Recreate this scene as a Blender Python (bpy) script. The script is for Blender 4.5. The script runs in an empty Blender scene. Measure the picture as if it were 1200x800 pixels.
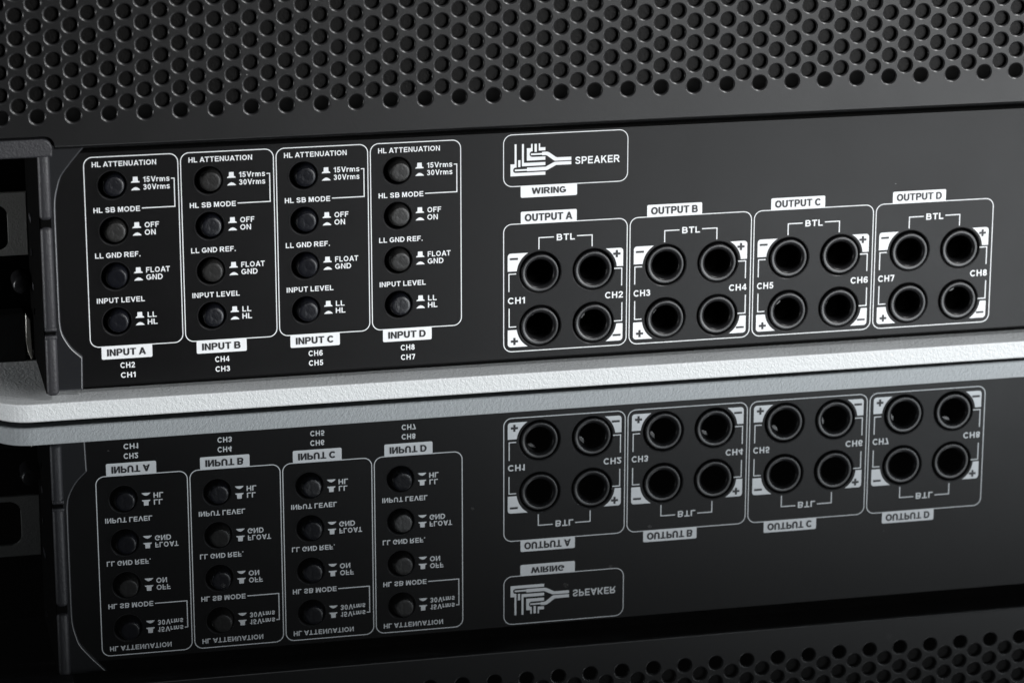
import bpy, bmesh, math, random
from mathutils import Vector, Matrix
random.seed(7)
S = bpy.context.scene
COL = S.collection
MM = 0.001
R = math.radians

# ---------------------------------------------------------------- camera, light, exposure
cam_d = bpy.data.cameras.new('camera')
cam = bpy.data.objects.new('camera', cam_d); COL.objects.link(cam)
cam.location = (-0.27557, -1.0, 0.30321)
cam.rotation_euler = (R(90 - 15.6315), 0, R(-13.148))
cam_d.sensor_width = 36; cam_d.lens = 3572.6 / 1200 * 36
cam_d.clip_start = 0.02; cam_d.clip_end = 50
cam_d.dof.use_dof = True; cam_d.dof.focus_distance = 1.05; cam_d.dof.aperture_fstop = 13
S.camera = cam

W = bpy.data.worlds.new('World'); S.world = W; W.use_nodes = True
bgn = W.node_tree.nodes['Background']
bgn.inputs[0].default_value = (0.55, 0.62, 0.7, 1); bgn.inputs[1].default_value = 0.004

def area(name, loc, target, sx, sy, power, col=(1, 1, 1)):
    d = bpy.data.lights.new(name, 'AREA'); d.shape = 'RECTANGLE'; d.size = sx; d.size_y = sy
    d.energy = power; d.color = col
    o = bpy.data.objects.new(name, d); COL.objects.link(o); o.location = loc
    o.rotation_euler = (Vector(target) - Vector(loc)).to_track_quat('-Z', 'Y').to_euler()
    return o
area('key_softbox', (0.75, -1.05, 0.215), (0.10, 0, 0.06), 1.0, 0.40, 24.5, (0.985, 0.995, 1.0))
area('overhead_strip', (0.58, -0.36, 0.80), (0.0, 0, 0.08), 0.34, 0.16, 3.2, (0.99, 0.995, 1.0))
area('rim_softbox', (-0.64, 0.0, 0.075), (-0.21, 0.05, 0.05), 0.14, 0.10, 1.1, (0.98, 0.99, 1.0))

S.view_settings.view_transform = 'Standard'; S.view_settings.look = 'None'
S.view_settings.exposure = 0; S.view_settings.gamma = 1
S.render.engine = 'CYCLES'
S.cycles.use_denoising = True
S.render.filter_size = 1.25
S.cycles.max_bounces = 8; S.cycles.glossy_bounces = 5; S.cycles.diffuse_bounces = 3

# ---------------------------------------------------------------- materials
def mat(name, base, rough=0.5, spec=0.5, metal=0.0, bump=None, rvar=None, specks=None, cvar=None):
    m = bpy.data.materials.new(name); m.use_nodes = True
    nt = m.node_tree; N = nt.nodes; L = nt.links; b = N['Principled BSDF']
    b.inputs['Base Color'].default_value = (*base, 1); b.inputs['Roughness'].default_value = rough
    b.inputs['Specular IOR Level'].default_value = spec; b.inputs['Metallic'].default_value = metal
    tc = N.new('ShaderNodeTexCoord')
    def noise(scale, detail=3, r=0.5):
        n = N.new('ShaderNodeTexNoise'); n.inputs['Scale'].default_value = scale
        n.inputs['Detail'].default_value = detail; n.inputs['Roughness'].default_value = r
        L.new(tc.outputs['Object'], n.inputs['Vector']); return n
    if bump:
        scale, strength, dist = bump
        n = noise(scale); bp = N.new('ShaderNodeBump'); bp.inputs['Strength'].default_value = strength
        bp.inputs['Distance'].default_value = dist
        L.new(n.outputs['Fac'], bp.inputs['Height']); L.new(bp.outputs[0], b.inputs['Normal'])
    if rvar:
        scale, lo, hi = rvar
        n = noise(scale, 5, 0.6); mr = N.new('ShaderNodeMapRange')
        mr.inputs['From Min'].default_value = 0.3; mr.inputs['From Max'].default_value = 0.7
        mr.inputs['To Min'].default_value = lo; mr.inputs['To Max'].default_value = hi
        L.new(n.outputs['Fac'], mr.inputs['Value']); L.new(mr.outputs[0], b.inputs['Roughness'])
    src = None
    if cvar:
        scale, c2 = cvar
        n = noise(scale, 4, 0.6); mx = N.new('ShaderNodeMix'); mx.data_type = 'RGBA'
        mr = N.new('ShaderNodeMapRange'); mr.inputs['From Min'].default_value = 0.35; mr.inputs['From Max'].default_value = 0.65
        L.new(n.outputs['Fac'], mr.inputs['Value']); L.new(mr.outputs[0], mx.inputs['Factor'])
        mx.inputs[6].default_value = (*base, 1); mx.inputs[7].default_value = (*c2, 1)
        L.new(mx.outputs[2], b.inputs['Base Color']); src = mx.outputs[2]
    if specks:
        scale, size, colr = specks      # sparse dust flecks lying on the paint
        v = N.new('ShaderNodeTexVoronoi'); v.inputs['Scale'].default_value = scale
        L.new(tc.outputs['Object'], v.inputs['Vector'])
        lt = N.new('ShaderNodeMath'); lt.operation = 'LESS_THAN'; lt.inputs[1].default_value = size
        L.new(v.outputs['Distance'], lt.inputs[0])
        sep = N.new('ShaderNodeSeparateColor'); L.new(v.outputs['Color'], sep.inputs[0])
        g = N.new('ShaderNodeMath'); g.operation = 'GREATER_THAN'; g.inputs[1].default_value = 0.72
        L.new(sep.outputs[0], g.inputs[0])
        mu = N.new('ShaderNodeMath'); mu.operation = 'MULTIPLY'; L.new(lt.outputs[0], mu.inputs[0]); L.new(g.outputs[0], mu.inputs[1])
        mx2 = N.new('ShaderNodeMix'); mx2.data_type = 'RGBA'
        if src: L.new(src, mx2.inputs[6])
        else: mx2.inputs[6].default_value = (*base, 1)
        mx2.inputs[7].default_value = (*colr, 1)
        L.new(mu.outputs[0], mx2.inputs['Factor']); L.new(mx2.outputs[2], b.inputs['Base Color'])
    return m

M_PANEL = mat('panel_black_paint', (0.0022, 0.0022, 0.0025), 0.37, 0.175, bump=(2600, 0.16, 0.0001), rvar=(28, 0.345, 0.395), specks=(70, 0.012, (0.22, 0.22, 0.22)))
M_GRILLE = mat('grille_black_paint', (0.0045, 0.0046, 0.0050), 0.40, 0.27, bump=(2200, 0.2, 0.0001), rvar=(30, 0.37, 0.43), specks=(60, 0.012, (0.22, 0.22, 0.22)))
M_RIM = mat('rim_highlight', (0.02, 0.02, 0.021), 0.32, 1.0)  # lighter and glossier than the paint: rim highlight put into the colour
M_EAR = mat('ear_powder_coat', (0.024, 0.024, 0.028), 0.5, 0.5, bump=(1500, 0.5, 0.0003))
M_FLANGE = mat('flange_slate_paint', (0.005, 0.0056, 0.0075), 0.42, 0.3, bump=(2600, 0.1, 0.0001))
M_RIM2 = mat('flange_edge_highlight', (0.045, 0.047, 0.052), 0.34, 0.6)  # paler than the flange: bright edge line painted in as a highlight
M_PLATE = mat('bracket_grey_metal', (0.25, 0.25, 0.24), 0.5, 0.3, bump=(1400, 0.5, 0.0003))
M_DARK = mat('chassis_black', (0.005, 0.005, 0.005), 0.6, 0.25)
M_CAVITY = mat('cavity_shade', (0.003, 0.003, 0.003), 0.9, 0.02)  # near-black matte: shade of recesses and bores put into the colour
M_FILTER = mat('filter_foam', (0.0026, 0.0024, 0.0023), 0.42, 0.075, bump=(1800, 0.25, 0.0004))
M_BTN = mat('button_plastic', (0.0045, 0.0050, 0.0078), 0.30, 0.36, bump=(900, 0.25, 0.0003))
M_BTN2 = mat('button_plastic_grey', (0.012, 0.0118, 0.0115), 0.40, 0.35, bump=(900, 0.3, 0.0003))
M_SOCK = mat('socket_plastic', (0.010, 0.010, 0.011), 0.33, 0.42)
M_CONTACT = mat('socket_contact', (0.008, 0.008, 0.008), 0.3, 0.5)
M_PRINT = mat('white_print', (0.82, 0.84, 0.86), 0.5, 0.3)
M_INK = mat('black_print', (0.016, 0.016, 0.019), 0.5, 0.4)
M_STEEL = mat('bright_steel', (0.32, 0.31, 0.28), 0.45, 0.5, metal=0.5)
M_RUBBER = mat('rubber', (0.02, 0.02, 0.02), 0.8, 0.3)

def slab_material():
    m = bpy.data.materials.new('textured_silver_paint'); m.use_nodes = True
    nt = m.node_tree; N = nt.nodes; L = nt.links; b = N['Principled BSDF']
    b.inputs['Base Color'].default_value = (0.60, 0.622, 0.632, 1); b.inputs['Roughness'].default_value = 0.48
    tc = N.new('ShaderNodeTexCoord')
    n1 = N.new('ShaderNodeTexNoise'); n1.inputs['Scale'].default_value = 880; n1.inputs['Detail'].default_value = 3
    n1.inputs['Distortion'].default_value = 0.6
    n2 = N.new('ShaderNodeTexNoise'); n2.inputs['Scale'].default_value = 2400; n2.inputs['Detail'].default_value = 2
    L.new(tc.outputs['Object'], n1.inputs['Vector']); L.new(tc.outputs['Object'], n2.inputs['Vector'])
    ad = N.new('ShaderNodeMath'); ad.operation = 'MULTIPLY_ADD'; ad.inputs[1].default_value = 0.35
    L.new(n2.outputs['Fac'], ad.inputs[0]); L.new(n1.outputs['Fac'], ad.inputs[2])
    bp = N.new('ShaderNodeBump'); bp.inputs['Strength'].default_value = 0.6; bp.inputs['Distance'].default_value = 0.0005
    L.new(ad.outputs[0], bp.inputs['Height']); L.new(bp.outputs[0], b.inputs['Normal'])
    return m
M_SLAB = slab_material()

def table_material():
    m = bpy.data.materials.new('black_mirror_glass'); m.use_nodes = True
    nt = m.node_tree; N = nt.nodes; L = nt.links; b = N['Principled BSDF']
    b.inputs['Base Color'].default_value = (0.002, 0.002, 0.002, 1); b.inputs['Roughness'].default_value = 0.9
    b.inputs['Specular IOR Level'].default_value = 0.0
    gl = N.new('ShaderNodeBsdfGlossy'); gl.inputs['Roughness'].default_value = 0.0
    gl.inputs['Color'].default_value = (0.93, 0.97, 1.0, 1)
    lw = N.new('ShaderNodeLayerWeight'); lw.inputs['Blend'].default_value = 0.5
    cr = N.new('ShaderNodeMapRange'); cr.inputs['From Min'].default_value = 0.615; cr.inputs['From Max'].default_value = 0.74
    cr.inputs['To Min'].default_value = 0.12; cr.inputs['To Max'].default_value = 0.54
    mx = N.new('ShaderNodeMixShader')
    tc = N.new('ShaderNodeTexCoord'); v = N.new('ShaderNodeTexVoronoi'); v.inputs['Scale'].default_value = 55
    L.new(tc.outputs['Object'], v.inputs['Vector'])
    lt = N.new('ShaderNodeMapRange'); lt.inputs['From Min'].default_value = 0.010; lt.inputs['From Max'].default_value = 0.018
    lt.inputs['To Min'].default_value = 0.5; lt.inputs['To Max'].default_value = 0.002
    L.new(v.outputs['Distance'], lt.inputs['Value'])
    cb = N.new('ShaderNodeCombineColor')
    for k in range(3): L.new(lt.outputs[0], cb.inputs[k])
    L.new(cb.outputs[0], b.inputs['Base Color'])
    L.new(lw.outputs['Facing'], cr.inputs['Value']); L.new(cr.outputs[0], mx.inputs[0])
    L.new(b.outputs[0], mx.inputs[1]); L.new(gl.outputs[0], mx.inputs[2])
    L.new(mx.outputs[0], N['Material Output'].inputs['Surface'])
    return m
M_TABLE = table_material()

# ---------------------------------------------------------------- helpers (all lengths in millimetres)
def link(name, me, m, parent=None, smooth=False):
    if m is not None: me.materials.append(m)
    if smooth:
        for p in me.polygons: p.use_smooth = True
    o = bpy.data.objects.new(name, me); COL.objects.link(o); o.parent = parent
    return o
def from_bm(name, bm, m, parent=None, smooth=False, recalc=True):
    if recalc: bmesh.ops.recalc_face_normals(bm, faces=bm.faces)
    me = bpy.data.meshes.new(name); bm.to_mesh(me); bm.free()
    me.transform(Matrix.Scale(MM, 4))
    return link(name, me, m, parent, smooth)
def add_box(bm, x0, x1, y0, y1, z0, z1, bev=0.0, seg=2):
    r = bmesh.ops.create_cube(bm, size=1.0)
    vs = r['verts']
    for v in vs:
        v.co = Vector((x0 + (v.co.x + .5) * (x1 - x0), y0 + (v.co.y + .5) * (y1 - y0), z0 + (v.co.z + .5) * (z1 - z0)))
    if bev:
        es = list({e for v in vs for e in v.link_edges})
        bmesh.ops.bevel(bm, geom=es, offset=bev, segments=seg, profile=0.5, affect='EDGES')
def add_prism(bm, pts, y0, y1, bev=0.0, seg=2):
    """outline in the X-Z plane, extruded from y0 (front) to y1 (back)"""
    f = [bm.verts.new((x, y0, z)) for x, z in pts]; k = [bm.verts.new((x, y1, z)) for x, z in pts]
    face = bm.faces.new(f); bm.faces.new(list(reversed(k)))
    n = len(pts)
    for i in range(n): bm.faces.new((f[(i + 1) % n], f[i], k[i], k[(i + 1) % n]))
    if bev: bmesh.ops.bevel(bm, geom=list(face.edges), offset=bev, segments=seg, profile=0.5, affect='EDGES')
def add_sheet(bm, pts, y):
    bm.faces.new([bm.verts.new((x, y, z)) for x, z in pts])
def rrect(x0, x1, z0, z1, r, n=8):
    out = []
    for cx, cz, a0 in ((x1 - r, z1 - r, 0), (x0 + r, z1 - r, 90), (x0 + r, z0 + r, 180), (x1 - r, z0 + r, 270)):
        for i in range(n + 1):
            a = R(a0 + 90 * i / n); out.append((cx + r * math.cos(a), cz + r * math.sin(a)))
    return out
def add_loop(bm, outer, inner, y):
    a = [bm.verts.new((x, y, z)) for x, z in outer]; b = [bm.verts.new((x, y, z)) for x, z in inner]
    n = len(a)
    for i in range(n): bm.faces.new((a[i], a[(i + 1) % n], b[(i + 1) % n], b[i]))
def add_line(bm, pts, w, y):
    """mitred flat stroke along a polyline"""
    P = [Vector(p) for p in pts]; L_, R_ = [], []
    for i, p in enumerate(P):
        d0 = (p - P[i - 1]).normalized() if i else (P[1] - p).normalized()
        d1 = (P[i + 1] - p).normalized() if i < len(P) - 1 else d0
        n0 = Vector((-d0.y, d0.x)); n1 = Vector((-d1.y, d1.x)); n = (n0 + n1).normalized()
        k = w / 2 / max(0.3, n.dot(n0))
        L_.append(p + n * k); R_.append(p - n * k)
    for i in range(len(P) - 1):
        bm.faces.new([bm.verts.new((q.x, y, q.y)) for q in (L_[i], L_[i + 1], R_[i + 1], R_[i])])
def lathe(bm, prof, cx, cz, n=32, sx=1.0, close=False):
    """rings of (radius, y) round an axis parallel to Y"""
    rings = []
    for r, y in prof:
        if r <= 1e-6: rings.append([bm.verts.new((cx, y, cz))])
        else: rings.append([bm.verts.new((cx + r * math.cos(2 * math.pi * i / n), y, cz + r * math.sin(2 * math.pi * i / n))) for i in range(n)])
    for a, b in zip(rings, rings[1:]):
        for i in range(n):
            j = (i + 1) % n
            if len(a) == 1: bm.faces.new((a[0], b[i], b[j]))
            elif len(b) == 1: bm.faces.new((a[i], b[0], a[j]))
            else: bm.faces.new((a[i], b[i], b[j], a[j]))
    return rings
def empty(name, loc):
    o = bpy.data.objects.new(name, None); COL.objects.link(o); o.location = loc; o.empty_display_size = 0.02
    return o

# bold sans lettering drawn from strokes and polygons; one unit is the height of a capital
def _arc(cx, cz, rx, rz, a0, a1, n=14): return [(cx + rx * math.cos(R(a0 + (a1 - a0) * i / n)), cz + rz * math.sin(R(a0 + (a1 - a0) * i / n))) for i in range(n + 1)]
SW = 0.185; SH = SW / 2
SS = [(.71, .72), (.66, .84), (.53, .905), (.36, .905), (.2, .86), (.12, .74), (.17, .62), (.32, .545), (.5, .485), (.66, .41), (.715, .285), (.66, .15), (.5, .095), (.31, .095), (.15, .16), (.1, .29)]
def _bar(x0, x1, z0, z1): return ('p', [(x0, z0), (x1, z0), (x1, z1), (x0, z1)])
def _st(pts): return ('s', pts)
GL = {
 'A': (.98, [('p', [(0, 0), (.215, 0), (.595, 1), (.385, 1)]), ('p', [(.98, 0), (.595, 1), (.385, 1), (.765, 0)]), ('p', [(.25, .21), (.73, .21), (.67, .38), (.31, .38)])]),
 'B': (.84, [_bar(0, .2, 0, 1), _st([(.1, .91), (.45, .91)] + _arc(.47, .715, .21, .195, 90, -90) + [(.1, .52)]), _st([(.1, .52), (.47, .52)] + _arc(.5, .305, .24, .215, 90, -90) + [(.1, .09)])]),
 'C': (.9, [_st(_arc(.475, .5, .378, .405, 40, 320, 24))]),
 'D': (.88, [_bar(0, .2, 0, 1), _st([(.1, .91), (.36, .91)] + _arc(.4, .5, .38, .41, 90, -90, 20) + [(.1, .09)])]),
 'E': (.76, [_bar(0, .2, 0, 1), _bar(.1, .75, .82, 1), _bar(.1, .7, .42, .59), _bar(.1, .76, 0, .18)]),
 'F': (.7, [_bar(0, .2, 0, 1), _bar(.1, .7, .82, 1), _bar(.1, .62, .41, .58)]),
 'G': (.95, [_st(_arc(.475, .5, .378, .405, 40, 330, 24)), _bar(.5, .95, .36, .53), _bar(.76, .95, .12, .45)]),
 'H': (.82, [_bar(0, .2, 0, 1), _bar(.62, .82, 0, 1), _bar(.1, .7, .42, .6)]),
 'I': (.2, [_bar(0, .2, 0, 1)]),
 'K': (.9, [_bar(0, .2, 0, 1), ('p', [(.15, .27), (.15, .53), (.6, 1), (.86, 1)]), ('p', [(.33, .5), (.47, .64), (.9, 0), (.65, 0)])]),
 'L': (.7, [_bar(0, .2, 0, 1), _bar(.1, .7, 0, .18)]),
 'M': (.98, [_bar(0, .19, 0, 1), _bar(.79, .98, 0, 1), ('p', [(.05, 1), (.29, 1), (.56, .12), (.42, 0)]), ('p', [(.93, 1), (.56, 0), (.42, .12), (.69, 1)])]),
 'N': (.82, [_bar(0, .19, 0, 1), _bar(.63, .82, 0, 1), ('p', [(.05, 1), (.2, 1), (.77, 0), (.62, 0)])]),
 'O': (.98, [_st(_arc(.49, .5, .393, .405, 0, 360, 28))]),
 'P': (.8, [_bar(0, .2, 0, 1), _st([(.1, .91), (.46, .91)] + _arc(.47, .685, .23, .225, 90, -90) + [(.1, .46)])]),
 'R': (.92, [_bar(0, .2, 0, 1), _st([(.1, .91), (.5, .91)] + _arc(.52, .695, .23, .215, 90, -90) + [(.1, .48)]), ('p', [(.34, .44), (.58, .46), (.92, 0), (.68, 0)])]),
 'S': (.82, [_st(SS)]),
 'T': (.82, [_bar(.31, .51, 0, 1), _bar(0, .82, .82, 1)]),
 'U': (.82, [_st([(.1, 1), (.1, .4)] + _arc(.41, .385, .31, .29, 180, 360, 16) + [(.72, 1)])]),
 'V': (.94, [('p', [(0, 1), (.365, 0), (.575, 0), (.215, 1)]), ('p', [(.94, 1), (.725, 1), (.365, 0), (.575, 0)])]),
 'W': (1.36, [('p', [(0, 1), (.26, 0), (.45, 0), (.205, 1)]), ('p', [(.26, 0), (.45, 0), (.77, 1), (.59, 1)]), ('p', [(.59, 1), (.77, 1), (1.1, 0), (.91, 0)]), ('p', [(.91, 0), (1.1, 0), (1.36, 1), (1.155, 1)])]),
 '0': (.7, [_st(_arc(.35, .5, .25, .405, 0, 360, 24))]),
 '1': (.44, [_bar(.24, .44, 0, 1), ('p', [(0, .64), (.28, .76), (.3, 1), (.2, .88), (0, .81)])]),
 '2': (.7, [_st([(.1, .69), (.15, .83), (.28, .905), (.42, .905), (.55, .84), (.6, .7), (.55, .57), (.42, .43), (.25, .27), (.13, .1)]), _bar(.02, .7, 0, .18)]),
 '3': (.7, [_st([(.1, .74), (.17, .86), (.33, .905), (.5, .86), (.57, .73), (.5, .6), (.28, .54)]), _st([(.28, .545), (.5, .49), (.6, .36), (.6, .26), (.5, .13), (.33, .095), (.17, .14), (.09, .28)])]),
 '4': (.74, [_bar(.43, .62, 0, 1), _bar(0, .74, .21, .38), ('p', [(0, .38), (.0, .22), (.5, .78), (.46, 1)])]),
 '5': (.7, [_bar(.14, .64, .82, 1), ('p', [(.14, 1), (.06, .47), (.24, .45), (.32, 1)]), _st([(.12, .5), (.26, .575), (.44, .56), (.57, .46), (.6, .32), (.55, .18), (.42, .1), (.27, .1), (.15, .16), (.08, .28)])]),
 '6': (.7, [_st(_arc(.355, .32, .25, .225, 0, 360, 18)), _st([(.105, .32), (.105, .55), (.17, .76), (.28, .88), (.42, .905), (.54, .85), (.6, .74)])]),
 '7': (.68, [_bar(0, .68, .82, 1), ('p', [(.68, .86), (.47, .86), (.18, 0), (.38, 0)])]),
 '8': (.7, [_st(_arc(.35, .735, .21, .17, 0, 360, 18)), _st(_arc(.35, .29, .25, .195, 0, 360, 18))]),
 '.': (.2, [_bar(0, .2, 0, .2)]),
 'r': (.46, [_bar(0, .19, 0, .74), _st([(.1, .42), (.16, .57), (.28, .635), (.45, .62)])]),
 'm': (1.1, [_bar(0, .19, 0, .74), _st([(.1, .42)] + _arc(.29, .45, .165, .19, 150, 0, 8) + [(.455 + .01, 0)]), _bar(.455, .645, 0, .5), _st([(.55, .42)] + _arc(.79, .45, .21, .19, 150, 0, 8) + [(1.0, 0)])]),
 's': (.66, [_st([(x * .8, z * .75) for x, z in SS])]),
}
KERN = {'AT': -.13, 'TA': -.13, 'LA': -.0, 'UA': -.03, 'T ': -.05, ' A': -.05, 'PU': .0, 'LE': .0, 'EV': -.04, 'VE': -.04, 'TT': -.03, 'PE': 0, 'Vr': -.05, 'KE': -.04, 'EA': -.04, 'AK': -.03}
def add_glyph(bm, ch, ox, m, y, sw=SW):
    k = 0
    for kind, pts in GL[ch][1]:
        yy = y - 0.004 * k; k += 1
        if kind == 'p': add_sheet(bm, [m(ox + a, b) for a, b in pts], yy); continue
        P = [Vector(q) for q in pts]; closed = (P[0] - P[-1]).length < 1e-4
        w = sw * (0.92 if ch in 'ms' else 1); A, B = [], []
        for i, p in enumerate(P):
            pv = P[i - 1] if i else (P[-2] if closed else None); nx = P[i + 1] if i < len(P) - 1 else (P[1] if closed else None)
            d0 = (p - pv).normalized() if pv is not None else (nx - p).normalized()
            d1 = (nx - p).normalized() if nx is not None else d0
            n0 = Vector((-d0.y, d0.x)); n = (n0 + Vector((-d1.y, d1.x))).normalized()
            q = w / 2 / max(.5, n.dot(n0)); A.append(p + n * q); B.append(p - n * q)
        va = [bm.verts.new((*(lambda t: (t[0], yy, t[1]))(m(ox + v.x, v.y)),)) for v in A]
        vb = [bm.verts.new((*(lambda t: (t[0], yy, t[1]))(m(ox + v.x, v.y)),)) for v in B]
        for i in range(len(P) - 1): bm.faces.new((va[i], va[i + 1], vb[i + 1], vb[i]))
def text(body, x0, x1, zb, h, parent, m=None, y=-0.10, bold=0):
    """one line of lettering fitted between x0 and x1"""
    pen = 0.0; place = []
    for i, ch in enumerate(body):
        if ch == ' ': pen += .33; continue
        if i: pen += KERN.get(body[i - 1] + ch, 0)
        place.append((ch, pen)); pen += GL[ch][0] + .17
    tot = place[-1][1] + GL[place[-1][0]][0]
    f = lambda a, b: (x0 + a / tot * (x1 - x0), zb + b * h)
    bm = bmesh.new()
    for ch, p in place:
        add_glyph(bm, ch, p, f, y, SW + bold * .4)
        if bold:            # heavier face for the black print
            add_glyph(bm, ch, p - bold * .6, f, y - .016, SW + bold * .4); add_glyph(bm, ch, p + bold * .6, f, y - .032, SW + bold * .4)
    return from_bm('lettering', bm, m or M_PRINT, parent, recalc=False)

# ---------------------------------------------------------------- setting: mirror-black table
bm = bmesh.new(); add_box(bm, -1100, 1300, -500, 1200, -12, 0, 0.8, 2)
tab = from_bm('tabletop', bm, M_TABLE); tab['kind'] = 'structure'

# ---------------------------------------------------------------- the slab the amplifier stands on
def slab_outline(x0, x1, y0, y1, r, n=14): return rrect(x0, x1, y0, y1, r, n)
slab = empty('silver_tray', (0, 0, 0.0003))
slab['label'] = 'pale silver tray plate with leathery painted edge lying on black mirror surface under the amplifier'
slab['category'] = 'tray'
bm = bmesh.new()
out = slab_outline(-223.6, 292, -10.0, 330, 14)
def ring_at(inset, z):
    c = []
    for x, y in slab_outline(-223.6 + inset, 292 - inset, -10.0 + inset, 330 - inset, 14 - inset): c.append(bm.verts.new((x, y, z)))
    return c
# rounded lower and upper edges
rings = [ring_at(0.55, 0.35), ring_at(0.2, 0.5), ring_at(0.0, 0.9), ring_at(0.0, 6.2), ring_at(0.13, 6.5), ring_at(0.45, 6.64)]
for a, b in zip(rings, rings[1:]):
    for i in range(len(a)): bm.faces.new((a[i], a[(i + 1) % len(a)], b[(i + 1) % len(a)], b[i]))
bm.faces.new(rings[-1]); bm.faces.new(list(reversed(rings[0])))
sl = from_bm('tray_plate', bm, M_SLAB, slab); sl.rotation_euler = (0, R(0.07), 0)
for x in (-190, 270):
    for y in (20, 300):
        bm = bmesh.new(); add_box(bm, x - 6, x + 6, y - 6, y + 6, -0.28, 0.6 - (x * 0.0012))
        from_bm('glide_pad', bm, M_RUBBER, slab)

# ---------------------------------------------------------------- the amplifier
AMP = empty('amplifier', (0, 0, 0.0))
AMP['label'] = 'black rack amplifier with perforated front grille above a panel of input buttons and speaker sockets'
AMP['category'] = 'amplifier'

XI = [-188.54 + 32.35 * k for k in range(4)]       # left edges of the input frames
XO = [-44.98 + 45.37 * k for k in range(4)]        # left edges of the output frames
BTN = [(x + 9.3, 78.8 - 15.7 * r) for x in XI for r in range(4)]
SOCK = [(x + cx, cz) for x in XO for cx, cz in ((13.1, 40.25), (32.25, 40.2), (13.1, 20.95), (32.25, 20.95))]
RB, RS = 4.75, 7.35                                  # hole radii in the panel

# front panel with real holes
PX0, PX1, PZ0, PZ1 = -203.5, 285, 9.15, 90.2
cu = bpy.data.curves.new('panel', 'CURVE'); cu.dimensions = '2D'; cu.fill_mode = 'FRONT'
def poly(pts):
    s = cu.splines.new('POLY'); s.points.add(len(pts) - 1); s.use_cyclic_u = True
    for p, (x, z) in zip(s.points, pts): p.co = (x, z, 0, 1)
poly([(PX0, PZ0 + .5), (PX1, PZ0 + .5), (PX1, PZ1), (PX0, PZ1)])
NB = 40
LIP = 0.45
for (x, z), r in [(b, RB) for b in BTN] + [(s, RS) for s in SOCK]:
    poly([(x + (r + LIP) * math.cos(2 * math.pi * i / NB), z + (r + LIP) * math.sin(2 * math.pi * i / NB)) for i in range(NB)])
o = bpy.data.objects.new('panel', cu); COL.objects.link(o)
dg = bpy.context.evaluated_depsgraph_get(); dg.update()
me = bpy.data.meshes.new_from_object(o.evaluated_get(dg)); bpy.data.objects.remove(o); bpy.data.curves.remove(cu)
bm = bmesh.new(); bm.from_mesh(me); bpy.data.meshes.remove(me)
for v in bm.verts: v.co = Vector((v.co.x, 0, v.co.y))
bmesh.ops.triangulate(bm, faces=bm.faces)
flat = set(bm.faces)
for f in bm.faces:
    f.normal_update()
    if f.normal.y > 0: f.normal_flip()
# rounded lower fold of the sheet
fold = [(0, .5), (0.1, .2), (0.3, 0.04), (0.6, 0), (8, 0)]
prev = None
for y, dz in fold:
    cur = (bm.verts.new((PX0, y, PZ0 + dz)), bm.verts.new((PX1, y, PZ0 + dz)))
    if prev: bm.faces.new((prev[0], cur[0], cur[1], prev[1]))
    prev = cur
curved = []
for (x, z), r in [(b, RB) for b in BTN] + [(s, RS) for s in SOCK]:
    bm.faces.ensure_lookup_table(); n0 = len(bm.faces)
    prof = [(r + LIP, 0), (r + LIP - .05, .03), (r + .05, LIP * .68), (r, LIP)]
    lathe(bm, prof, x, z, NB); curved.append(len(bm.faces)); lathe(bm, [(r, LIP), (r, 1.6)], x, z, NB)
    for f in list(bm.faces)[n0:curved[-1]]: f.material_index = 1
bm.faces.ensure_lookup_table()
panel = from_bm('front_panel', bm, M_PANEL, AMP, recalc=False); panel.data.materials.append(M_RIM)
for p in panel.data.polygons:
    if abs(p.normal.y) < 0.999: p.use_smooth = True

# chassis behind panel and grille
bm = bmesh.new()
add_box(bm, -203.4, 285, 24, 300, 8.5, 93.0, 0.5)
add_box(bm, 283.5, 285, 2.2, 24, 9.9, 89.2)
add_box(bm, -230, 290, 12, 300, 93.4, 178, 0.8)
from_bm('chassis', bm, M_DARK, AMP)
bm = bmesh.new(); add_box(bm, -203.4, 285, 9.0, 24, 89.2, 93.2); add_box(bm, -203.4, 285, 4.6, 24, 6.95, 9.9)
from_bm('gap_shade_strip', bm, M_CAVITY, AMP)  # added black strips standing in for shade above and below the panel
bm = bmesh.new()
for x in (-180, 262):
    for y in (40, 270):
        b2 = bmesh.new(); add_box(b2, x - 9, x + 9, y - 9, y + 9, 6.6, 8.5, 0.4)
        from_bm('foot', b2, M_RUBBER, AMP)
bm.free()

# perforated grille: staggered round holes with rolled edges
GY = -12.0; PX, PZ = 5.8725, 7.45; GX0 = -203.9
HR, HL, TH = 2.42, 0.57, 1.2
bm = bmesh.new()
NH = 32
prof = [(HR + HL, GY), (HR + HL - .07, GY + .03), (HR + .07, GY + HL * .66), (HR, GY + HL * .9), (HR, GY + TH)]
ncol0, ncol1, nrow = -4, 83, 10
zb0 = 105.5 - PZ / 2                              # lower edge of the lowest cells
def sq(cx, cz, ang):
    """point where a ray leaves the cell rectangle"""
    c, s = math.cos(ang), math.sin(ang)
    k = min((PX / 2) / abs(c) if abs(c) > 1e-9 else 1e9, (PZ / 2) / abs(s) if abs(s) > 1e-9 else 1e9)
    return cx + k * c, cz + k * s
shear = lambda x: (x + 204) * 0.0026
ca = math.atan2(PZ / 2, PX / 2)
angs = sorted(set([round(2 * math.pi * i / NH, 6) for i in range(NH)] + [round(a % (2 * math.pi), 6) for a in (ca, math.pi - ca, math.pi + ca, -ca)]))
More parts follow.
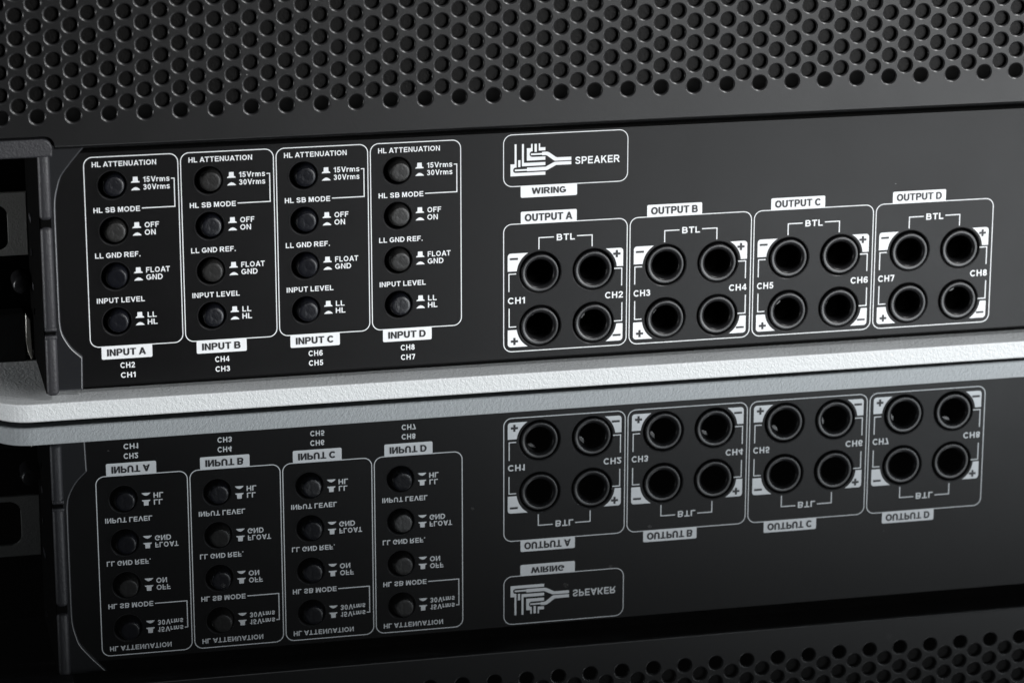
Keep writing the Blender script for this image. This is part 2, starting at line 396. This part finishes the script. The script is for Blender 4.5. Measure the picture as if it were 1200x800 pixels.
for c in range(ncol0, ncol1):
    for rw in range(nrow):
        cx = GX0 + c * PX; cz = 105.5 + rw * PZ + (PZ / 2 if c % 2 else 0); sh = shear(cx)
        outer = [bm.verts.new((*(lambda q: (q[0], GY, q[1] + shear(q[0])))(sq(cx, cz, a)),)) for a in angs]
        rings = [outer]
        for r, y in prof:
            rings.append([bm.verts.new((cx + r * math.cos(a), y, cz + r * math.sin(a) + sh)) for a in angs])
        n = len(angs)
        for q, (a, b) in enumerate(zip(rings, rings[1:])):
            for i in range(n): bm.faces.new((a[i], b[i], b[(i + 1) % n], a[(i + 1) % n])).material_index = 1 if 1 <= q <= 3 else 0
# plain strip below the holes, with the notch that clears the ear, then the rounded fold under
xl = GX0 + (ncol0 - .5) * PX; xr = GX0 + (ncol1 - .5) * PX
NX, NZ, NR = -198.7, 98.9, 3.4                     # notch corner
zbot = 94.3 + 1.1
notch = [(xl, NZ)] + [(NX - NR + NR * math.sin(R(a)), NZ - NR + NR * math.cos(R(a))) for a in range(0, 91, 15)] + [(NX, zbot)]
# top boundary follows the stepped cell edges
top = []
for c in range(ncol0, ncol1):
    x0 = GX0 + (c - .5) * PX; x1 = x0 + PX
    z = zb0 + (PZ / 2 if c % 2 else 0)
    top += [(x0, z + shear(x0)), (x1, z + shear(x1))]
for i in range(0, len(top), 2):
    (x0, z0), (x1, z1) = top[i], top[i + 1]
    def low(x):
        if x <= NX - NR: return NZ
        if x < NX: return NZ - NR + math.sqrt(max(0, NR * NR - (x - (NX - NR)) ** 2))
        return zbot
    xs = [x0]
    if x0 < NX and x1 > NX - NR:
        xs += [NX - NR + NR * math.sin(R(a)) for a in range(0, 91, 10) if x0 < NX - NR + NR * math.sin(R(a)) < x1]
    xs = sorted(set([round(x, 5) for x in xs] + [round(x1, 5)]))
    ext = []
    for q, x in enumerate(xs):
        t = (x - x0) / (x1 - x0); ext.append((x, low(x), z0 + (z1 - z0) * t))
        if abs(x - NX) < 0.02: ext.append((x, zbot, z0 + (z1 - z0) * t))
    for a, b in zip(ext, ext[1:]):
        if b[0] - a[0] < 1e-6: continue
        bm.faces.new([bm.verts.new(v) for v in ((a[0], GY, a[1]), (b[0], GY, b[1]), (b[0], GY, b[2]), (a[0], GY, a[2]))])
# rolled lower edge
prev = None
for a in (0, 15, 30, 45, 60, 75, 90, 91):
    if a == 91: y, z = 1.9, zbot - 1.1
    else: y, z = GY + 1.1 * (1 - math.cos(R(a))), zbot - 1.1 * math.sin(R(a))
    cur = (bm.verts.new((NX, y, z)), bm.verts.new((xr, y, z)))
    if prev: bm.faces.new((prev[0], prev[1], cur[1], cur[0]))
    prev = cur
# thickness of the notch edge
prev = None
for x, z in notch:
    cur = (bm.verts.new((x, GY, z)), bm.verts.new((x, GY + 1.3, z)))
    if prev: bm.faces.new((prev[0], prev[1], cur[1], cur[0]))
    prev = cur
# side and top returns
zt = 105.5 + (nrow - 1) * PZ + PZ
add_box(bm, xr, xr + 1.2, GY, 290, 94.4, 178)
add_box(bm, xl - 1.2, xl, GY, 290, 99, 178)
add_box(bm, xl, xr, GY + 0.02, 290, zt + 1.2, zt + 2.6)
bmesh.ops.remove_doubles(bm, verts=bm.verts, dist=0.002)
gr = from_bm('perforated_grille', bm, M_GRILLE, AMP); gr.data.materials.append(M_RIM)
for p in gr.data.polygons:
    if abs(p.normal.y) < 0.9995: p.use_smooth = True
# dust filter lying behind the perforations, its lower edge just above the lowest row
bm = bmesh.new(); edge = []
for c in range(ncol0, ncol1):
    x0 = GX0 + (c - .5) * PX; zz = 106.0 if c % 2 else 108.35
    edge += [(x0 + .01, zz + shear(x0)), (x0 + PX - .01, zz + shear(x0))]
add_prism(bm, [(xr, zt), (xl, zt)] + edge, GY + 1.9, GY + 3.4)
from_bm('dust_filter', bm, M_FILTER, AMP)

# ---------------------------------------------------------------- printed legends
YP = -0.08; YT = -0.08; YL = -0.09; YI = -0.17
def frame(bm, x0, x1, z0, z1, r=2.9, w=0.31):
    add_loop(bm, rrect(x0 - w / 2, x1 + w / 2, z0 - w / 2, z1 + w / 2, r + w / 2), rrect(x0 + w / 2, x1 - w / 2, z0 + w / 2, z1 - w / 2, r - w / 2), YP)
def icon_out(x, z):
    bm = bmesh.new()
    add_sheet(bm, [(x, z), (x + 3.05, z), (x + 2.75, z + .5), (x + .3, z + .5)], YT)
    add_sheet(bm, [(x + .65, z + .5), (x + 2.4, z + .5), (x + 2.3, z + 2.0), (x + .75, z + 2.0)], YT)
    return bm
def icon_in(x, z):
    bm = bmesh.new()
    add_sheet(bm, [(x, z), (x + 3.1, z), (x + 2.75, z + .42), (x + 2.2, z + .85), (x + 1.55, z + 1.05), (x + .9, z + .85), (x + .35, z + .42)], YT)
    return bm

OPT = [('HL ATTENUATION', 24.2, '15Vrms', 28.5, '30Vrms', 28.5), ('HL SB MODE', 18.3, 'OFF', 24.5, 'ON', 23.3),
       ('LL GND REF.', 17.9, 'FLOAT', 27.7, 'GND', 25.2), ('INPUT LEVEL', 18.9, 'LL', 22.7, 'HL', 22.95)]
CHN = [('CH2', 'CH1'), ('CH4', 'CH3'), ('CH6', 'CH5'), ('CH8', 'CH7')]
for k, x in enumerate(XI):
    bm = bmesh.new(); frame(bm, x, x + 31.44, 23.02, 88.6)
    fr = from_bm('input_frame', bm, M_PRINT, AMP); fr['label'] = 'printed white frame around the INPUT %s buttons' % 'ABCD'[k]
    for r, (head, hx, o1, x1, o2, x2) in enumerate(OPT):
        text(head, x + 2.7, x + hx, 85.2 - 15.66 * r, 1.78, fr)
        text(o1, x + 19.65, x + x1, 79.37 - 15.62 * r, 1.86, fr)
        text(o2, x + 19.6, x + x2, 76.75 - 15.58 * r, 1.88, fr)
        from_bm('out_icon', icon_out(x + 15.5, 79.3 - 15.6 * r), M_PRINT, fr)
        from_bm('in_icon', icon_in(x + 15.5, 76.72 - 15.6 * r), M_PRINT, fr)
    bm = bmesh.new(); add_line(bm, [(x + 29.0, 80.2), (x + 30.05, 80.2), (x + 30.05, 70.5), (x + 18.9, 70.5)], 0.34, YT)
    from_bm('link_line', bm, M_PRINT, fr)
    bm = bmesh.new(); add_sheet(bm, rrect(x + 3.65, x + 20.85, 18.55, 23.1, 0.5, 4), YL)
    from_bm('name_plate', bm, M_PRINT, fr)
    text('INPUT ' + 'ABCD'[k], x + 5.6, x + 18.65, 19.65, 2.45, fr, M_INK, YI, 0.055)
    text(CHN[k][0], x + 9.85, x + 14.8, 15.2, 1.98, fr); text(CHN[k][1], x + 9.9, x + 14.9, 11.75, 1.93, fr)

def corner_plate(bm, x, cx, cz, left, top_, zf):
    """white tab filling the corner between the frame and a socket"""
    rr = 8.45; X0 = 1.45 if left else 42.95; s = 1 if left else -1
    ztop = zf[1]; zlow = zf[0]; pts = []
    zc = ztop if top_ else zlow; zo = zlow if top_ else ztop
    def arcx(z): return cx - s * math.sqrt(max(0, rr * rr - (z - cz) ** 2))
    q = 1.1; d = -1 if top_ else 1
    pts.append((X0, zo + (-d) * 0.0)); 
    for i in range(6):
        a = i / 5 * math.pi / 2
        pts.append((X0 + s * q * (1 - math.cos(a)), zc + d * q * (1 - math.sin(a))))
    for i in range(13):
        z = zc + (zo - zc) * i / 12; pts.append((arcx(z), z))
    add_sheet(bm, [(x + a, b) for a, b in pts], YT)
def plus(bm, x, z, r=1.3, w=0.8):
    add_sheet(bm, [(x - r, z - w / 2), (x + r, z - w / 2), (x + r, z + w / 2), (x - r, z + w / 2)], YI)
    add_sheet(bm, [(x - w / 2, z + w / 2), (x + w / 2, z + w / 2), (x + w / 2, z + r), (x - w / 2, z + r)], YI)
    add_sheet(bm, [(x - w / 2, z - r), (x + w / 2, z - r), (x + w / 2, z - w / 2), (x - w / 2, z - w / 2)], YI)
def minus(bm, x, z, r=1.45, w=0.74):
    add_sheet(bm, [(x - r, z - w / 2), (x + r, z - w / 2), (x + r, z + w / 2), (x - r, z + w / 2)], YI)
for k, x in enumerate(XO):
    bm = bmesh.new(); frame(bm, x, x + 44.33, 12.18, 57.92, 2.9, 0.30)
    fr = from_bm('output_frame', bm, M_PRINT, AMP); fr['label'] = 'printed white frame around the OUTPUT %s sockets' % 'ABCD'[k]
    bm = bmesh.new(); add_sheet(bm, rrect(x + 6.1, x + 26.1, 57.9, 62.2, 0.5, 4), YL); from_bm('name_plate', bm, M_PRINT, fr)
    text('OUTPUT ' + 'ABCD'[k], x + 7.6, x + 24.45, 58.72, 2.62, fr, M_INK, YI, 0.055)
    text('BTL', x + 18.95, x + 25.45, 51.33, 2.28, fr)
    for n_, xa, xb in ((2 * k + 1, 1.5, 7.6), (2 * k + 2, 36.5, 43.0)):
        text('CH%d' % n_, x + xa, x + xb, 29.4, 2.35, fr)
    for pts in ([(12.6, 48.5), (12.6, 52.65), (17.95, 52.65)], [(26.2, 52.62), (31.68, 52.62), (31.68, 48.5)],
                [(4.5, 40.15), (1.88, 40.15), (1.88, 33.8)], [(1.95, 27.8), (1.95, 21.12), (4.5, 21.12)],
                [(39.75, 40.1), (42.5, 40.1), (42.5, 33.75)], [(42.65, 27.7), (42.65, 21.03), (39.85, 21.03)]):
        bm = bmesh.new(); add_line(bm, [(x + a, b) for a, b in pts], 0.36, YT); from_bm('link_line', bm, M_PRINT, fr)
    for left, top_, cx, cz, zf, sign, sx, sz in ((1, 1, 13.1, 40.25, (41.1, 47.5), '-', 3.65, 45.54), (0, 1, 32.25, 40.2, (40.85, 47.42), '+', 40.65, 45.4),
                                     (1, 0, 13.1, 20.95, (13.8, 20.0), '+', 3.85, 15.88), (0, 0, 32.25, 20.95, (13.85, 20.1), '-', 40.85, 15.9)):
        bm = bmesh.new(); corner_plate(bm, x, cx, cz, left, top_, zf); from_bm('polarity_tab', bm, M_PRINT, fr)
        bm = bmesh.new(); (plus if sign == '+' else minus)(bm, x + sx, sz)
        from_bm('plus_sign' if sign == '+' else 'minus_sign', bm, M_INK, fr)

# speaker wiring diagram
x = XO[0]
bm = bmesh.new(); frame(bm, x, x + 44.25, 71.25, 89.42, 3.1, 0.28)
fr = from_bm('wiring_frame', bm, M_PRINT, AMP); fr['label'] = 'printed white frame with speaker wiring diagram'
text('SPEAKER', x + 25.4, x + 41.4, 78.08, 2.6, fr)
bm = bmesh.new(); add_sheet(bm, rrect(x + 6.05, x + 26.15, 67.15, 71.4, 0.5, 4), YL); from_bm('name_plate', bm, M_PRINT, fr)
text('WIRING', x + 10.05, x + 22.1, 68.3, 2.2, fr, M_INK, YI, 0.055)
bm = bmesh.new()
P = lambda pts: add_sheet(bm, [(x + a, b) for a, b in pts], YT)
P([(2.45, 74.88), (14.82, 74.88), (14.82, 76.0), (4.3, 76.0), (4.0, 76.06), (3.72, 76.2), (3.5, 76.45), (3.4, 76.75), (2.45, 76.75)])
P([(2.45, 76.75), (3.4, 76.75), (3.42, 77.25), (3.6, 77.6), (3.95, 77.85), (4.3, 77.9), (4.6, 77.9), (4.6, 79.1), (2.45, 79.1)])
P([(3.9, 79.1), (4.6, 79.1), (4.6, 86.05), (3.9, 86.05)])
P([(6.49, 78.22), (14.81, 78.27), (14.81, 79.4), (7.2, 79.4), (7.2, 86.05), (6.49, 86.05)])
P([(5.15, 78.0), (5.97, 78.0), (5.97, 80.45), (5.15, 80.45)])
P([(4.0, 76.62), (8.3, 76.62), (8.3, 77.22), (4.0, 77.22)])
P([(8.3, 76.42), (15.1, 76.45), (15.75, 76.62), (18.6, 78.12), (24.04, 78.12), (24.04, 79.25), (18.2, 79.25), (17.6, 79.08), (14.9, 77.7), (8.3, 77.7)])
P([(8.23, 80.12), (14.8, 80.15), (14.8, 81.35), (10.3, 81.35), (9.85, 81.43), (9.5, 81.65), (9.25, 82.0), (9.2, 82.3), (8.23, 82.3)])
P([(8.23, 82.3), (9.2, 82.3), (9.25, 82.7), (9.45, 83.05), (9.85, 83.3), (10.28, 83.35), (10.28, 85.95), (9.7, 85.95), (9.7, 84.5), (8.23, 84.5)])
P([(10.94, 83.1), (11.78, 83.1), (11.78, 85.9), (10.94, 85.9)])
P([(12.45, 83.46), (14.8, 83.46), (14.8, 84.6), (12.95, 84.6), (12.95, 86.0), (12.45, 86.0)])
P([(9.65, 82.0), (13.6, 82.0), (13.6, 82.6), (9.65, 82.6)])
P([(13.6, 81.78), (14.9, 81.78), (15.4, 81.62), (17.9, 79.72), (18.3, 79.6), (24.04, 79.6), (24.04, 80.78), (19.0, 80.82), (18.5, 81.0), (16.1, 82.75), (15.5, 82.97), (13.6, 82.97)])
from_bm('wiring_diagram', bm, M_PRINT, fr)

# ---------------------------------------------------------------- push buttons
def button_mesh():
    bm = bmesh.new()
    lathe(bm, [(0, -2.6), (2.2, -2.62), (3.0, -2.62), (3.14, -2.58), (3.26, -2.46), (3.36, -2.3), (3.72, -0.6), (3.9, 0.6), (3.9, 14)], 0, 0, 36)
    return bm
b0 = None
for i, (x, z) in enumerate(BTN):
    bm = button_mesh()
    o = from_bm('push_button', bm, (M_BTN, M_BTN2)['0100' '1010' '0000' '1110'[i] == '1'], AMP, smooth=True)
    o.location = ((x + 0.35 + random.uniform(-.12, .12)) * MM, random.uniform(-.45, .35) * MM, (z + 0.05 + random.uniform(-.12, .12)) * MM)
    o.rotation_euler = (R(random.uniform(-3, 3)), 0, R(random.uniform(-3, 3)))

# ---------------------------------------------------------------- speaker sockets
def socket_mesh():
    bm = bmesh.new()
    lathe(bm, [(6.75, 8), (6.75, 0.1), (6.7, -0.35), (6.58, -0.52), (6.4, -0.62), (6.34, -0.63), (5.72, -0.6), (5.6, -0.57), (5.25, -0.38), (4.98, -0.1), (4.78, 0.25), (4.66, 0.6), (4.6, 1.2),
               (4.58, 3.4)], 0, 0, 44)
    n0 = len(bm.faces)
    lathe(bm, [(4.58, 3.4), (4.4, 3.6), (4.4, 5.6), (4.5, 5.8), (4.5, 7.5), (4.2, 7.7), (4.2, 17), (0, 17)], 0, 0, 44)
    bm.faces.ensure_lookup_table()
    for f in bm.faces[n0:]: f.material_index = 1  # deep bore coloured dark as shade
    return bm
for i, (x, z) in enumerate(SOCK):
    o = from_bm('speaker_socket', socket_mesh(), M_SOCK, AMP, smooth=True); o.data.materials.append(M_CAVITY)
    o.location = ((x + random.uniform(-.22, .1)) * MM, random.uniform(-.15, .25) * MM, (z + random.uniform(-.2, .05)) * MM)
    bm = bmesh.new(); add_prism(bm, [(-4.4, 0.9), (-3.0, 1.2), (-2.0, 2.3), (-1.7, 4.1), (-2.7, 3.5), (-3.6, 2.7)], 2.9 + (i * 7 % 5) * .35, 6, 0.25, 2)
    o.rotation_euler = (0, R(random.uniform(-28, 28)), 0)
    if i % 4 >= 2: from_bm('contact_blade', bm, M_CONTACT, o)
    else: bm.free()

# ---------------------------------------------------------------- rack ear at the left end
bm = bmesh.new()
fl_pts = [(-203.5, 8.75), (-191.7, 8.75), (-191.4, 20.3), (-194.6, 23.4), (-196.7, 26.6), (-197.9, 29.4), (-198.35, 32.4), (-198.42, 35.5), (-198.45, 40), (-198.45, 55), (-198.45, 68), (-198.38, 73), (-198.05, 76.3), (-197.3, 79.4), (-196.1, 82.9), (-193.7, 86.2), (-191.2, 89.2), (-187.2, 93.6), (-203.5, 93.6)]
def spline(pts, n=5):
    out = []
    for i in range(len(pts) - 1):
        p0, p1, p2, p3 = (Vector(pts[max(0, min(len(pts) - 1, i + k))]) for k in (-1, 0, 1, 2))
        for j in range(n):
            t = j / n
            v = .5 * ((2 * p1) + (p2 - p0) * t + (2 * p0 - 5 * p1 + 4 * p2 - p3) * t * t + (3 * p1 - p0 - 3 * p2 + p3) * t ** 3)
            out.append((v.x, v.y))
    return out + [tuple(pts[-1])]
fl_pts = fl_pts[:2] + spline(fl_pts[2:-1]) + fl_pts[-1:]
def offset(pts, d):
    out = []; n = len(pts)
    for i in range(n):
        p0, p, p1 = Vector(pts[i - 1]), Vector(pts[i]), Vector(pts[(i + 1) % n])
        a = (p - p0).normalized(); b = (p1 - p).normalized()
        n0 = Vector((-a.y, a.x)); m = (n0 + Vector((-b.y, b.x))).normalized(); out.append(tuple(p + m * d / max(.4, m.dot(n0))))
    return out
lo = [(fl_pts, -0.02), (fl_pts, -1.1), (offset(fl_pts, .1), -1.4), (offset(fl_pts, .3), -1.62), (offset(fl_pts, .55), -1.7)]
lo = [[bm.verts.new((px, py, pz)) for px, pz in pts] for pts, py in lo]
for p, q in zip(lo, lo[1:]):
    for i in range(len(p)): bm.faces.new((p[i], p[(i + 1) % len(p)], q[(i + 1) % len(p)], q[i]))
bm.faces.new(lo[-1])
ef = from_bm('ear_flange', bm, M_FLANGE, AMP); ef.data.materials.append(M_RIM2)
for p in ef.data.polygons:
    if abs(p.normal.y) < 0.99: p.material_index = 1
bm = bmesh.new()
X0, X1 = -204.1, -200.1
for z0, z1 in ((8.5, 29.9), (30.9, 67.0), (69.2, 92.6)):
    add_box(bm, X0, X1, -6.5, 3, z0, z1, 1.5, 5)
add_box(bm, X0 + .1, X1 + .05, -6.5, -3, 28.3, 29.75, 0.35, 2); add_box(bm, X0 + .1, X1 + .05, -6.5, -3, 31.15, 32.4, 0.35, 2)
eb = from_bm('ear_bar', bm, M_EAR, AMP, smooth=True)
bm = bmesh.new(); add_box(bm, X0 + .3, X1 - .3, -5.5, 3, 9.5, 92)
from_bm('bar_core', bm, M_CAVITY, eb)  # black core paints shade into the bar grooves
bm = bmesh.new()
add_prism(bm, list(reversed([(-232, 92.1), (-199.75, 92.1)] + [(-199.65 - 3.2 + 3.2 * math.cos(R(a)), 98.15 - 3.2 + 3.2 * math.sin(R(a))) for a in range(0, 91, 15)] + [(-232, 98.15)])), -13.0, -4.5, 0.6, 3)
from_bm('ear_handle', bm, M_EAR, AMP)
# deep side pocket behind the ear
bm = bmesh.new(); add_box(bm, -204.3, -203.6, -4.5, 55, 9.0, 92.0, 0.1)
from_bm('side_wall', bm, M_CAVITY, AMP)
bm = bmesh.new(); add_box(bm, -222, -204.3, 53, 55, 7.0, 92.0)
from_bm('back_plate', bm, M_CAVITY, AMP)
bm = bmesh.new()
slot = [(-222, 62.7)] + [(-214.7 + 3.4 * math.sin(R(a)), 59.3 + 3.4 * math.cos(R(a))) for a in range(0, 91, 15)] + [(-214.7 + 3.4 * math.cos(R(a)), 49.6 - 3.4 * math.sin(R(a))) for a in range(0, 91, 15)] + [(-222, 46.2)]
add_prism(bm, [(-222, 44.3), (-204.6, 44.3), (-204.6, 66.9), (-222, 66.9)] + slot, 49.5, 51, 0.25, 2)
from_bm('slotted_bracket', bm, M_PLATE, AMP)
bm = bmesh.new(); add_box(bm, -222, -207.3, 44, 52, 7.2, 24.7, 0.5)
from_bm('lower_block', bm, M_DARK, AMP)
bm = bmesh.new(); add_prism(bm, [(-205.0, 8.5), (-205.4, 22.5), (-207.0, 24.6), (-207.1, 14), (-206.6, 10.5), (-205.6, 7.8)], 43.5, 46, 0.25, 1)
from_bm('clip', bm, M_STEEL, AMP)
bm = bmesh.new(); lathe(bm, [(0, 41.6), (2.3, 41.6), (2.9, 42.1), (3.1, 43), (3.1, 53)], -207.9, 35.2, 28)
from_bm('thumb_screw', bm, M_SOCK, AMP, smooth=True)
for z in (84, 61, 49, 37, 28):
    bm = bmesh.new(); add_box(bm, -204.75, -204.2, 30 + (z % 5), 33 + (z % 7), z - 1.0, z + .8 + (z % 3) * .3, 0.2)
    from_bm('wall_glint', bm, M_EAR, AMP)  # small raised bits standing in for glints on the side wall
